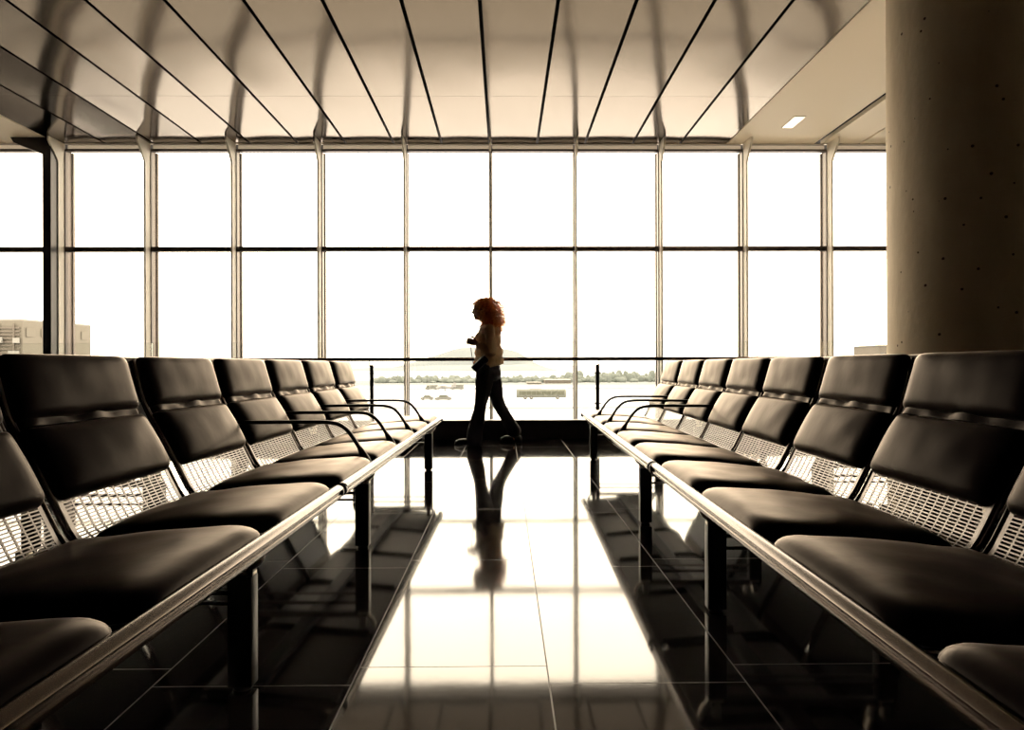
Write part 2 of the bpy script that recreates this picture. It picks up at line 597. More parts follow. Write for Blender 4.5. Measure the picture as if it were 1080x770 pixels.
# ------------------------------------------------------------------ balustrade
bal = empty('glass_balustrade', (0, 8.03, 0))
tag(bal, 'glass balustrade with dark bronze handrail on a low black plinth by the windows', 'balustrade')
yb = 0.03 - 0.11
part('handrail', MB().tube([(XL + 0.02, yb, 0.943), (XR - 0.02, yb, 0.943)], 0.0215, 16), M['handrail'], bal, True)
posts = [-6.81, -4.18, -1.546, 1.088, 3.72, 6.35, 8.98]
for px in posts:
    p = part('post', MB().box((px, yb + 0.02, 0.55), (0.044, 0.014, 0.66), 0.002)
             .box((px - 0.026 if px < 0 else px + 0.014, yb + 0.02, 0.90), (0.010, 0.010, 0.085)), M['dark_frame'], bal)
    for z in (0.78, 0.42):
        part('glass_clamp', MB().tube([(px - 0.042, yb + 0.02, z), (px + 0.042, yb + 0.02, z)], 0.007, 8)
             .tube([(px, yb + 0.02, z), (px, 0.10, z)], 0.006, 8), M['dark_frame'], p)
edges = [XL + 0.03] + posts + [XR - 0.03]
for a, b in zip(edges[:-1], edges[1:]):
    part('glass_panel', MB().box(((a + b) / 2, 0.10, 0.685), (b - a - 0.015, 0.012, 0.925), 0.003), M['rail_glass'], bal)

# ------------------------------------------------------------------ airport benches
PITCH = 0.66
SW = 0.595
# side profile of the shell (u = back from the front rail, z)
PROF = [(0.03, 0.402), (0.15, 0.392), (0.30, 0.380), (0.44, 0.366), (0.518, 0.366), (0.566, 0.390), (0.596, 0.44),
        (0.636, 0.52), (0.681, 0.605), (0.730, 0.690), (0.757, 0.755), (0.777, 0.83), (0.797, 0.905)]
prof = catmull([(u, 0, z) for u, z in PROF], 6)
# arc-length resample
def arc(pts):
    L = [0.0]
    for a, b in zip(pts[:-1], pts[1:]):
        L.append(L[-1] + (b - a).length)
    return L
ALEN = arc(prof)
def at_s(s):
    s = max(0.0, min(ALEN[-1] - 1e-6, s))
    for i in range(len(ALEN) - 1):
        if ALEN[i + 1] >= s:
            t = (s - ALEN[i]) / (ALEN[i + 1] - ALEN[i])
            p = prof[i].lerp(prof[i + 1], t)
            a = prof[max(0, i - 1)]
            b = prof[min(len(prof) - 1, i + 2)]
            d = (b - a).normalized()
            return p, Vector((-d.z, 0, d.x))     # normal towards the sitter
def s_of(u=None, z=None):
    best, bs = 9, 0
    for p, s in zip(prof, ALEN):
        e = (abs(p.x - u) if u is not None else 0) + (abs(p.z - z) if z is not None else 0)
        if e < best: best, bs = e, s
    return bs

def shell_mesh(solid=False):
    s0, s1 = s_of(u=0.505, z=0.366), s_of(u=0.636, z=0.52) + 0.03
    send = ALEN[-1] - 0.02
    # widths
    cols, slot, bar = 14, None, 0.0062
    hw = SW / 2
    marg = 0.016
    pitch = (2 * hw - 2 * marg + bar) / cols
    xs, xhole = [-hw], []
    for c in range(cols):
        a = -hw + marg + c * pitch
        xs.append(a); xhole.append(False)
        xs.append(a + pitch - bar); xhole.append(True)
    xs.append(hw); xhole.append(False)
    rp, rb = 0.0105, 0.0040
    n = int((s1 - s0) / rp)
    ss, shole = [], []
    s = 0.0
    while s < s0 - 0.03:
        ss.append(s); shole.append(False); s += 0.03
    for r in range(n):
        ss.append(s0 + r * rp); shole.append(True)
        ss.append(s0 + r * rp + rp - rb); shole.append(False)
    s = s0 + n * rp + 0.01
    while s < send:
        ss.append(s); shole.append(False); s += 0.03
    ss.append(send)
    vs, fs = [], []
    th = 0.0036
    nx = len(xs)
    for side in (0, 1):
        for s in ss:
            p, nn = at_s(s)
            q = p - nn * (th * side)
            for x in xs:
                vs.append((q.x, x, q.z))
    off = len(ss) * nx
    def hole(i, j): return shole[j] and xhole[i] and not solid
    for j in range(len(ss) - 1):
        for i in range(nx - 1):
            a, b, c, d = j * nx + i, j * nx + i + 1, (j + 1) * nx + i + 1, (j + 1) * nx + i
            if hole(i, j):
                for e, g in ((a, b), (b, c), (c, d), (d, a)):
                    fs.append((e, g, g + off, e + off))
            else:
                fs.append((a, b, c, d))
                fs.append((d + off, c + off, b + off, a + off))
    me = bpy.data.meshes.new('seat_shell')
    me.from_pydata(vs, [], fs)
    me.materials.append(M['perf'])
    return me

def pad_mesh(name, path, width, T, r0=0.05, r1=0.05, pw=7.0, base=0.014, crown=0.012, wr=0.0, seed=0, under=0.0):
    """cushion that follows path [(u,z)], thickness T, rounded corners r0/r1 in plan"""
    pts = catmull([(u, 0, z) for u, z in path], 8)
    L = arc(pts)
    tot = L[-1]
    ns = 34
    nw = 24
    def sample(s):
        s = max(0, min(tot - 1e-6, s))
        for i in range(len(L) - 1):
            if L[i + 1] >= s:
                t = (s - L[i]) / (L[i + 1] - L[i])
                p = pts[i].lerp(pts[i + 1], t)
                d = (pts[min(len(pts) - 1, i + 2)] - pts[max(0, i - 1)]).normalized()
                return p, Vector((-d.z, 0, d.x))
    vs, fs = [], []
    rows = []
    for j in range(ns + 1):
        a = 0.5 - 0.5 * math.cos(PI * j / ns)
        s = a * tot
        p, nn = sample(s)
        hw = width / 2
        for r, q in ((r0, s), (r1, tot - s)):
            if q < r:
                hw -= r - math.sqrt(max(0, r * r - (r - q) ** 2))
        rows.append((p, nn, hw, a, s))
    for sidek in (1, 0):
        for (p, nn, hw, a, s) in rows:
            for i in range(nw + 1):
                b = 0.5 - 0.5 * math.cos(PI * i / nw)
                x = (2 * b - 1)
                y = x * hw
                es = (1 - abs(2 * a - 1) ** 9) ** 0.5
                ew = (1 - abs(x) ** pw) ** 0.5
                if sidek:
                    t = base * 0.5 + (T - base * .5) * es * ew + crown * (1 - x * x) * (1 - (2 * a - 1) ** 2)
                    if wr:
                        t += wr * noise.noise(Vector((p.x * 9 + seed, y * 9, p.z * 9))) * es * ew
                else:
                    t = -under * es * ew
                vs.append((p.x + nn.x * t, y, p.z + nn.z * t))
    m_ = (ns + 1) * (nw + 1)
    for j in range(ns):
        for i in range(nw):
            q = j * (nw + 1) + i
            fs.append((q, q + 1, q + nw + 2, q + nw + 1))
            fs.append((m_ + q, m_ + q + nw + 1, m_ + q + nw + 2, m_ + q + 1))
    ring = [i for i in range(nw + 1)] + [j * (nw + 1) + nw for j in range(1, ns + 1)] + \
           [ns * (nw + 1) + i for i in range(nw - 1, -1, -1)] + [j * (nw + 1) for j in range(ns - 1, 0, -1)]
    for a, b in zip(ring, ring[1:] + ring[:1]):
        fs.append((a, b, b + m_, a + m_))
    me = MB().add(vs, fs).mesh(name, True, 80)
    me.materials.append(M['leather'])
    return me

def sub(z0, z1, off=0.0):
    a, b = s_of(z=z0, u=None), 0
    pts = [(p, s) for p, s in zip(prof, ALEN) if p.x > 0.5]
    out = []
    n = 7
    sa = min(pts, key=lambda q: abs(q[0].z - z0))[1]
    sb = min(pts, key=lambda q: abs(q[0].z - z1))[1]
    for i in range(n):
        p, nn = at_s(sa + (sb - sa) * i / (n - 1))
        out.append((p.x + nn.x * off, p.z + nn.z * off))
    return out

ME = {}
ME['shell'] = shell_mesh()
ME['shell_solid'] = shell_mesh(True)
ME['shell_solid'].materials.clear()
ME['shell_solid'].materials.append(M['black_metal'])
ME['seat'] = pad_mesh('seat_cushion', [(0.012, 0.412), (0.10, 0.402), (0.25, 0.390), (0.40, 0.376), (0.535, 0.370)],
                      0.615, 0.050, r0=0.07, r1=0.03, pw=9, crown=0.014, wr=0.004, base=0.02, seed=1)
ME['low'] = pad_mesh('lower_back_cushion', sub(0.488, 0.694), 0.606, 0.040, r0=0.035, r1=0.01, pw=10, crown=0.012, wr=0.003, seed=5)
ME['up'] = pad_mesh('upper_back_cushion', sub(0.710, 0.905), 0.606, 0.040, r0=0.01, r1=0.035, pw=10, crown=0.008, wr=0.003, seed=9, under=0.014)
ME['band'] = pad_mesh('stitched_band', sub(0.684, 0.720), 0.590, 0.017, r0=0.004, r1=0.004, pw=12, crown=0.0, wr=0.022, seed=13)
ME['band'].materials.clear()
ME['band'].materials.append(M['leather'])

def side_tube(sgn):
    pts = []
    n = 34
    for i in range(n):
        s = 0.02 + (ALEN[-1] - 0.03) * i / (n - 1)
        p, nn = at_s(s)
        q = p - nn * 0.006
        pts.append((q.x, sgn * (SW / 2 + 0.010), q.z))
    return MB().tube(pts, 0.0115, 8, sx=0.75).mesh('side_frame', True, 60)
ME['side_l'] = side_tube(-1)
ME['side_r'] = side_tube(1)
ME['side_l'].materials.append(M['frame'])
ME['side_r'].materials.append(M['frame'])

def arm_meshes():
    path = catmull([(0.070, 0, 0.455), (0.096, 0, 0.500), (0.132, 0, 0.553), (0.172, 0, 0.588), (0.225, 0, 0.603),
                    (0.33, 0, 0.606), (0.50, 0, 0.605), (0.672, 0, 0.603)], 5)
    a = MB().tube(path, 0.0095, 10, sx=1.75, up=Vector((0, 0, 1))).mesh('armrest', True, 60)
    ft = MB().tube([(0.052, 0, 0.405), (0.060, 0, 0.43), (0.074, 0, 0.462), (0.090, 0, 0.490)], [0.026, 0.023, 0.016, 0.010], 10,
                   sx=0.8).mesh('arm_foot', True, 60)
    a.materials.append(M['black_metal'])
    ft.materials.append(M['black_metal'])
    return a, ft
ME['arm'], ME['arm_foot'] = arm_meshes()

def leg_mesh():
    mb = MB().box((0, 0, 0.158), (0.066, 0.05, 0.296), 0.005)
    return mb.mesh('leg', True, 30)
ME['leg'] = leg_mesh()
ME['leg'].materials.append(M['black_metal'])
ME['glide'] = MB().rot_cyl((0, 0, 0.005), 0.024, 0.010, 'z', 16).mesh('foot_glide', True)
ME['glide'].materials.append(M['rubber'])
ME['bracket'] = MB().tube(catmull([(-0.020, 0, 0.305), (-0.024, 0, 0.325), (-0.045, 0, 0.345), (-0.055, 0, 0.375)], 4), 0.010, 8, sx=2.0)\
    .box((-0.005, 0, 0.312), (0.056, 0.034, 0.012), 0.003).box((0.0, 0, 0.345), (0.03, 0.03, 0.06), 0.003).mesh('bracket', True)
ME['bracket'].materials.append(M['steel'])
ME['crossbar'] = MB().box((0.3825, 0.012, 0.262), (0.53, 0.014, 0.014), 0.002).box((0.3825, -0.012, 0.225), (0.53, 0.014, 0.010), 0.002)\
    .box((0.3825, 0, 0.318), (0.66, 0.03, 0.028), 0.003).mesh('crossbar')
ME['crossbar'].materials.append(M['dark_frame'])

def rail_profile():
    # (u, z) closed outline: rounded nose with a groove
    P = []
    for a in range(-90, 271, 20):
        pass
    out = [(0.018, 0.381), (0.004, 0.379), (-0.008, 0.383), (-0.014, 0.391), (-0.014, 0.399), (-0.0085, 0.403),
           (-0.0085, 0.406), (-0.015, 0.410), (-0.018, 0.419), (-0.012, 0.427), (0.0, 0.431), (0.014, 0.430), (0.022, 0.424), (0.022, 0.387)]
    return out

def make_bench(seats, y_len, legs, arms, name='airport_bench', shell='shell', cap=0.027):
    root = empty(name)
    rail = part('front_rail', MB().prism([(u, z) for u, z in rail_profile()], 0.014, y_len - 0.014, 'y'), M['rail'], root, True, auto=50)
    for yy in (0.010, y_len - 0.010):
        part('rail_cap', MB().rot_cyl((0.002, yy, 0.405), cap, 0.012, 'y', 20), M['black_metal'], rail, True)
    part('seat_beam', MB().box((0.34, y_len / 2, 0.345), (0.07, y_len - 0.06, 0.035), 0.005), M['black_metal'], root)
    for i in range(seats):
        yc = PITCH * (i + 0.5)
        sh = link('seat_shell', ME[shell], None, root, (0, yc, 0))
        link('seat_cushion', ME['seat'], None, sh)
        link('lower_back_cushion', ME['low'], None, sh)
        link('upper_back_cushion', ME['up'], None, sh)
        link('stitched_band', ME['band'], None, sh)
        link('side_frame', ME['side_l'], None, sh)
        link('side_frame', ME['side_r'], None, sh)
    for y in legs:
        for u in (0.085, 0.68):
            lg = link('leg', ME['leg'], None, root, (u, y, 0))
            link('foot_glide', ME['glide'], None, lg)
            link('bracket', ME['bracket'], None, lg)
        link('crossbar', ME['crossbar'], None, root, (0, y, 0))
    for y in arms:
        a = link('armrest', ME['arm'], None, root, (0, y, 0))
        link('arm_foot', ME['arm_foot'], None, a)
    return root

RA = -0.01944
def row_pt(lat, along):
    c, s = math.cos(RA), math.sin(RA)
    return (lat * c - along * s, lat * s + along * c, 0)
LB = 5 * PITCH
def place(o, lat, along, flip):
    o.location = row_pt(lat, along)
    o.rotation_euler = (0, 0, RA + (PI if flip else 0))
# right row (faces the aisle): local y runs away from the camera
b = make_bench(5, LB, [3.19, 0.64], [2.64, 1.98, 1.32]); place(b, 0.613, 3.11, False)
tag(b, 'five linked black seats right of the aisle, nearest the window, with three armrests', 'airport bench', 'aisle benches')
b = make_bench(5, LB, [2.64, 0.10], []); place(b, 0.613, -0.22, False)
tag(b, 'five linked black padded seats on the right of the aisle, nearest the camera, without armrests', 'airport bench', 'aisle benches')
b = make_bench(5, LB, [0.17, 2.58], [0.66, 1.32, 1.98, 2.64], cap=0.021); place(b, -0.66, 5.85, True)
tag(b, 'five linked black seats left of the aisle, nearest the window, with four armrests', 'airport bench', 'aisle benches')
b = make_bench(5, LB, [0.68, 3.20], [], cap=0.021); place(b, -0.66, 2.52, True)
tag(b, 'five linked black padded seats on the left of the aisle, nearest the camera, without armrests', 'airport bench', 'aisle benches')
# the rows standing back to back behind them
D2 = 0.797 * 2 + 0.12
b = make_bench(5, LB, [0.14, 2.66], [], shell='shell_solid'); place(b, 0.613 + D2, 6.41, True)
tag(b, 'black linked seats facing away, back to back with the right-hand row at the window end', 'airport bench', 'rear benches')
b = make_bench(5, LB, [0.68, 3.2], [], shell='shell_solid'); place(b, 0.613 + D2, 3.08, True)
tag(b, 'black linked seats facing away, back to back with the right-hand row at the camera end', 'airport bench', 'rear benches')
b = make_bench(5, LB, [3.13, 0.64], [], shell='shell_solid'); place(b, -0.66 - D2, 2.55, False)
tag(b, 'black linked seats facing away, back to back with the left-hand row at the window end', 'airport bench', 'rear benches')
b = make_bench(5, LB, [2.62, 0.1], [], shell='shell_solid'); place(b, -0.66 - D2, -0.78, False)
tag(b, 'black linked seats facing away, back to back with the left-hand row at the camera end', 'airport bench', 'rear benches')

# ------------------------------------------------------------------ the walking woman
def baked(name, mb, m, parent, voxel, smooth=4, fac=0.5, disp=None):
    me = mb.mesh(name)
    o = bpy.data.objects.new(name + '_tmp', me)
    COL.objects.link(o)
    md = o.modifiers.new('r', 'REMESH')
    md.mode = 'VOXEL'
    md.voxel_size = voxel
    sm = o.modifiers.new('s', 'SMOOTH')
    sm.factor = fac
    sm.iterations = smooth
    dg = bpy.context.evaluated_depsgraph_get()
    dg.update()
    me2 = bpy.data.meshes.new_from_object(o.evaluated_get(dg))
    bpy.data.objects.remove(o)
    me2.name = name
    for p in me2.polygons:
        p.use_smooth = True
    if disp:
        for v in me2.vertices:
            v.co += disp(v.co)
    me2.materials.clear()
    return link(name, me2, m, parent)

def limb(mb, pts, rs, n=16, sx=1.0):
    c = catmull(pts, 6)
    r = []
    for i in range(len(c)):
        t = i / 6
        k = min(int(t), len(rs) - 2)
        r.append(rs[k] + (rs[k + 1] - rs[k]) * (t - k))
    mb.tube(c, r, n, sx)
    mb.ell(c[0], (r[0], r[0] * sx, r[0]), seg=14, ring=8)
    mb.ell(c[-1], (r[-1], r[-1] * sx, r[-1]), seg=14, ring=8)

def build_person():
    root = empty('person', (-0.180, 7.56, 0.0))
    root.scale = (0.982, 0.982, 0.982)
    tag(root, 'woman with curly auburn hair, cream blouse and dark flared jeans walking left past the windows', 'person')
    RY = lambda a: Matrix.Rotation(a, 4, 'Y')
    # continuous body -------------------------------------------------
    b = MB()
    b.ell((-0.072, 0, 1.535), (0.090, 0.073, 0.098), seg=28, ring=20)          # skull
    b.ell((-0.098, 0, 1.462), (0.058, 0.054, 0.070), RY(0.25))                # face / jaw
    b.ell((-0.138, 0, 1.418), (0.020, 0.024, 0.018))                          # chin
    b.tube([(-0.150, 0, 1.525), (-0.166, 0, 1.500), (-0.178, 0, 1.482), (-0.158, 0, 1.474)], [0.009, 0.011, 0.012, 0.012], 10)  # nose
    b.ell((-0.156, 0, 1.452), (0.012, 0.022, 0.007))                          # lips
    b.ell((-0.155, 0, 1.440), (0.011, 0.019, 0.007))
    b.ell((-0.140, 0, 1.540), (0.022, 0.050, 0.012))                          # brow
    for s in (-1, 1):
        b.ell((-0.055, s * 0.074, 1.500), (0.016, 0.010, 0.030), RY(0.2))     # ears
    limb(b, [(-0.050, 0, 1.47), (-0.030, 0, 1.40), (-0.012, 0, 1.33)], [0.050, 0.048, 0.058])
    b.ell((-0.010, 0, 1.27), (0.095, 0.165, 0.085))
    b.ell((-0.015, 0, 1.16), (0.105, 0.140, 0.130))
    b.ell((-0.005, 0, 1.02), (0.090, 0.120, 0.110))
    b.ell((0.008, 0, 0.88), (0.115, 0.155, 0.110))
    # near (left) leg forward, far leg trailing
    limb(b, [(0.0, -0.080, 0.86), (-0.045, -0.085, 0.66), (-0.090, -0.085, 0.44), (-0.115, -0.085, 0.28), (-0.165, -0.085, 0.085)],
         [0.090, 0.076, 0.052, 0.050, 0.036])
    limb(b, [(0.03, 0.080, 0.86), (0.075, 0.085, 0.64), (0.120, 0.085, 0.44), (0.205, 0.085, 0.27), (0.310, 0.085, 0.100)],
         [0.084, 0.068, 0.050, 0.048, 0.036])
    b.ell((-0.235, -0.085, 0.045), (0.115, 0.036, 0.028))
    b.ell((0.255, 0.085, 0.050), (0.115, 0.036, 0.028))
    # near arm: elbow bent, hand holding the strap in front of the chest
    limb(b, [(0.010, -0.165, 1.285), (0.030, -0.205, 1.16), (0.035, -0.215, 1.045)], [0.048, 0.040, 0.036])
    limb(b, [(0.035, -0.215, 1.045), (-0.050, -0.205, 1.085), (-0.130, -0.185, 1.130)], [0.036, 0.032, 0.022])
    # palm and fingers of the near hand
    def hand(px, py, pz, ang, mirror=1):
        R = Matrix.Translation((px, py, pz)) @ Matrix.Rotation(ang, 4, 'Y')
        hb = MB()
        hb.ell((-0.035, 0, 0), (0.048, 0.015, 0.038))
        for i, (dz, ln) in enumerate(((0.029, 0.062), (0.010, 0.072), (-0.010, 0.067), (-0.028, 0.052))):
            p0 = Vector((-0.065, 0, dz))
            p1 = p0 + Vector((-ln * 0.42, 0.006 * mirror, dz * 0.12))
            p2 = p1 + Vector((-ln * 0.22, 0.020 * mirror, -0.004))
            p3 = p2 + Vector((ln * 0.05, 0.020 * mirror, -0.003))
            hb.tube(catmull([p0 + Vector((0.02, 0, 0)), p0, p1, p2, p3], 3), [0.0085] * 13, 8)
            hb.ell(p3, (0.008, 0.008, 0.008), seg=8, ring=6)
        hb.tube(catmull([(-0.018, 0, 0.025), (-0.040, 0.012 * mirror, 0.050), (-0.062, 0.028 * mirror, 0.056), (-0.078, 0.034 * mirror, 0.046)], 3),
                [0.011] * 10, 8)
        b.add([R @ Vector(v) for v in hb.v], hb.f)
    hand(-0.125, -0.182, 1.130, 0.30, 1)
    # far arm bent with the hand low at the hip
    limb(b, [(0.010, 0.165, 1.285), (0.045, 0.205, 1.16), (0.060, 0.215, 1.040)], [0.048, 0.040, 0.036])
    limb(b, [(0.060, 0.215, 1.040), (0.0, 0.215, 0.985), (-0.070, 0.200, 0.940)], [0.036, 0.032, 0.022])
    hand(-0.065, 0.200, 0.942, -0.45, -1)
    body = baked('body', b, M['skin'], root, 0.0055, 5)
    # blouse ------------------------------------------------------------
    c = MB()
    c.ell((0.022, 0, 1.270), (0.132, 0.178, 0.082))
    c.ell((-0.002, 0, 1.165), (0.160, 0.158, 0.140))
    c.ell((0.008, 0, 1.040), (0.158, 0.155, 0.130))
    c.ell((0.010, 0, 0.945), (0.165, 0.175, 0.085))
    c.tube([(0.010, 0, 0.985), (0.014, 0, 0.93), (0.020, 0, 0.875), (0.024, 0, 0.862)], [0.140, 0.150, 0.158, 0.152], 30, sx=1.12, up=Vector((1, 0, 0)))
    limb(c, [(0.012, -0.160, 1.285), (0.034, -0.207, 1.16), (0.042, -0.218, 1.040)], [0.060, 0.058, 0.056])
    limb(c, [(0.042, -0.218, 1.035), (-0.030, -0.208, 1.075), (-0.085, -0.198, 1.105)], [0.056, 0.050, 0.040])
    limb(c, [(0.012, 0.160, 1.285), (0.047, 0.207, 1.16), (0.064, 0.218, 1.035)], [0.060, 0.058, 0.056])
    limb(c, [(0.064, 0.218, 1.035), (0.005, 0.216, 0.985), (-0.040, 0.206, 0.958)], [0.056, 0.050, 0.040])
    c.tube([(-0.022, 0, 1.325), (-0.028, 0, 1.352)], [0.075, 0.060], 20)
    def wrinkle(p):
        k = noise.noise(Vector((p.x * 16, p.y * 16, p.z * 8))) * 0.016 + noise.noise(Vector((p.x * 40, p.y * 40, p.z * 16))) * 0.005
        d = Vector((p.x, p.y, 0)); d = d.normalized() if d.length > 1e-4 else Vector((1, 0, 0))
        return d * k
    baked('blouse', c, M['blouse'], root, 0.0075, 4, disp=wrinkle)
    # jeans -----------------------------------------------------------------
    j = MB()
    j.ell((0.005, 0, 0.855), (0.132, 0.168, 0.095))
    j.ell((0.035, 0, 0.800), (0.112, 0.165, 0.095))
    limb(j, [(-0.025, -0.082, 0.84), (-0.045, -0.086, 0.68), (-0.082, -0.087, 0.46), (-0.095, -0.087, 0.36)], [0.112, 0.100, 0.070, 0.066], sx=0.98)
    limb(j, [(-0.095, -0.087, 0.38), (-0.120, -0.087, 0.27), (-0.145, -0.087, 0.16), (-0.158, -0.087, 0.055)], [0.068, 0.078, 0.086, 0.088], sx=0.9)
    limb(j, [(0.030, 0.082, 0.84), (0.060, 0.086, 0.68), (0.100, 0.087, 0.50), (0.130, 0.087, 0.42)], [0.102, 0.096, 0.076, 0.070], sx=1.0)
    limb(j, [(0.125, 0.087, 0.43), (0.185, 0.087, 0.32), (0.235, 0.087, 0.235), (0.290, 0.087, 0.140)], [0.068, 0.068, 0.072, 0.080], sx=0.9)
    def fold(p):
        k = noise.noise(Vector((p.x * 18, p.y * 18, p.z * 9))) * 0.007
        return Vector((k, k * 0.5, 0))
    baked('jeans', j, M['jeans'], root, 0.007, 4, disp=fold)
    # shoes -------------------------------------------------------------------
    def shoe(x, y, ang, z):
        s = MB()
        R = Matrix.Translation((x, y, z)) @ Matrix.Rotation(ang, 4, 'Y')
        t = MB()
        t.ell((0.00, 0, 0.050), (0.060, 0.040, 0.045))
        t.ell((-0.085, 0, 0.038), (0.085, 0.044, 0.033))
        t.ell((-0.135, 0, 0.030), (0.050, 0.040, 0.024))
        t.box((-0.080, 0, 0.010), (0.21, 0.062, 0.018), 0.006)
        t.box((0.030, 0, 0.016), (0.06, 0.058, 0.032), 0.005)
        s.add([R @ Vector(v) for v in t.v], t.f)
        baked('shoe', s, M['shoe'], root, 0.005, 2)
    shoe(-0.190, -0.087, 0.0, 0.002)
    shoe(0.318, 0.087, 0.10, 0.006)
    # hair ----------------------------------------------------------------------
    h = MB()
    h.ell((-0.036, 0, 1.552), (0.094, 0.086, 0.095), seg=24, ring=16)
    h.ell((0.026, 0, 1.500), (0.070, 0.088, 0.110), seg=24, ring=16)
    h.ell((0.060, 0, 1.400), (0.048, 0.075, 0.085), seg=24, ring=16)
    def frizz(p):
        q = Vector((p.x * 34, p.y * 34, p.z * 34))
        return Vector((noise.noise(q), noise.noise(q + Vector((9, 3, 1))), noise.noise(q + Vector((2, 7, 5))))) * 0.012
    hair = baked('hair', h, M['hair'], root, 0.006, 3, disp=frizz)
    rnd = random.Random(3)
    cu = MB()
    for i in range(1300):
        th = rnd.uniform(0, 2 * PI)
        ph = rnd.uniform(-0.9, 1.0)
        d = Vector((math.cos(th) * math.sqrt(1 - min(1, ph * ph)), math.sin(th) * math.sqrt(1 - min(1, ph * ph)), ph))
        blob = rnd.choice([((-0.030, 0, 1.555), (0.098, 0.092, 0.098)), ((0.030, 0, 1.50), (0.092, 0.105, 0.130)), ((0.060, 0, 1.40), (0.070, 0.095, 0.10))])
        p0 = Vector(blob[0]) + Vector((d.x * blob[1][0], d.y * blob[1][1], d.z * blob[1][2])) * 0.95
        if p0.x < -0.080 and p0.z < 1.585:
            continue
        ax = (d * 0.55 + Vector((0.1, 0, -0.75))).normalized()
        side = ax.cross(Vector((0.3, 1, 0.2))).normalized()
        up2 = side.cross(ax)
        ln = rnd.uniform(0.04, 0.085)
        r = rnd.uniform(0.006, 0.011)
        a0 = rnd.uniform(0, 6.28)
        pts = []
        for k in range(13):
            t = k / 12
            a = a0 + t * rnd.uniform(9.5, 11)
            pts.append(p0 + ax * (ln * t) + d * 0.042 * t + (side * math.cos(a) + up2 * math.sin(a)) * r)
        cu.tube(pts, [0.0022] * 12 + [0.0008], 4)
    part('hair_curls', cu, M['curls'], hair, True)
    # spectacles ---------------------------------------------------------------
    g = MB()
    for s in (-1, 1):
        ring = [(-0.168 + 0.004 * math.cos(a), s * 0.031 + 0.023 * math.cos(a), 1.512 + 0.019 * math.sin(a)) for a in [2 * PI * k / 20 for k in range(21)]]
        g.tube(ring, 0.0026, 6)
        g.tube([(-0.164, s * 0.054, 1.516), (-0.12, s * 0.070, 1.516), (-0.055, s * 0.080, 1.512)], 0.0026, 6)
    g.tube([(-0.170, -0.009, 1.515), (-0.172, 0, 1.518), (-0.170, 0.009, 1.515)], 0.0026, 6)
    sp = part('spectacles', g, M['glasses'], root, True)
    return root
person = build_person()
# shoulder bag at the near hip, strap running over the shoulder
bag = empty('shoulder_bag', (-0.180, 7.56, 0.0))
bag.scale = (0.982, 0.982, 0.982)
tag(bag, 'small dark shoulder bag hanging at the hip of the walking woman', 'bag')
bb = MB()
bb.box((0, 0, 0), (0.20, 0.045, 0.085), 0.018, rot=Matrix.Translation((-0.085, -0.222, 0.905)) @ Matrix.Rotation(-0.75, 4, 'Y'))
part('pouch', bb, M['bag'], bag, True)
part('strap', MB().tube(catmull([(-0.15, -0.215, 0.86), (-0.172, -0.18, 0.98), (-0.188, -0.13, 1.10), (-0.178, -0.09, 1.19), (-0.110, -0.04, 1.30),
                          (-0.065, -0.02, 1.352), (-0.01, 0.02, 1.375)], 6), 0.0045, 6, sx=2.0), M['bag'], bag, True)
# ------------------------------------------------------------------ the airfield outside
def at(px, d):
    return (px - 532) / 720 * d
tag(part('ground', MB().add([(-6000, -200, ZG), (6000, -200, ZG), (6000, 9000, ZG), (-6000, 9000, ZG)], [(0, 1, 2, 3)]), M['apron']), kind='structure')
tag(part('ground', MB().box((0, 7, ZG + 0.02), (400, 60, 0.05)), M['dimming_ground']), kind='structure')  # unseen dark strip, added so the ceiling panels reflect darker away from the glass
for (d0, d1, x0, x1) in ((252, 268, -260, 300), (300, 420, -400, 420), (139, 145, -140, 160), (176, 178.5, -160, 200)):
    g = part('grass_verge', MB().box(((x0 + x1) / 2, (d0 + d1) / 2, ZG + 0.02), (x1 - x0, d1 - d0, 0.05)), M['grass_strip'])
    tag(g, kind='structure')

def hill(name, prof_px, d, depth, m, base_px=393, seed=0, rough=2.0):
    xs = [at(p[0], d) for p in prof_px]
    zs = [CAM_H + (385.5 - p[1]) / 720 * d for p in prof_px]
    n, k = 90, 22
    vs, fs = [], []
    for j in range(k + 1):
        t = j / k * 2 - 1
        for i in range(n + 1):
            x = xs[0] + (xs[-1] - xs[0]) * i / n
            for a in range(len(xs) - 1):
                if xs[a] <= x <= xs[a + 1] + 1e-6:
                    u = (x - xs[a]) / (xs[a + 1] - xs[a])
                    z = zs[a] + (zs[a + 1] - zs[a]) * u
                    break
            f = max(0, 1 - t * t) ** 0.8
            hh = (z - ZG) * f
            hh += rough * noise.noise(Vector((x * 0.02 + seed, t * 3, 0))) * f
            vs.append((x, d + t * depth, ZG - 1 + hh + f))
    for j in range(k):
        for i in range(n):
            q = j * (n + 1) + i
            fs.append((q, q + 1, q + n + 2, q + n + 1))
    return part(name, MB().add(vs, fs), m, smooth=True)
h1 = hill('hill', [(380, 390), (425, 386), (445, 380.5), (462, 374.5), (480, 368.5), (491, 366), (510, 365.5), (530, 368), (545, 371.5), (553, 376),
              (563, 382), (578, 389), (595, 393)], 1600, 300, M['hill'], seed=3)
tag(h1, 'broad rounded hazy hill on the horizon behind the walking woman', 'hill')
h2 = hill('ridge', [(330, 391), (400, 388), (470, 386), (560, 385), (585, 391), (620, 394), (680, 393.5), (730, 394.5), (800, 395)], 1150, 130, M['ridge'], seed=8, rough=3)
tag(h2, 'low hazy ridge running along the foot of the horizon hill', 'ridge')

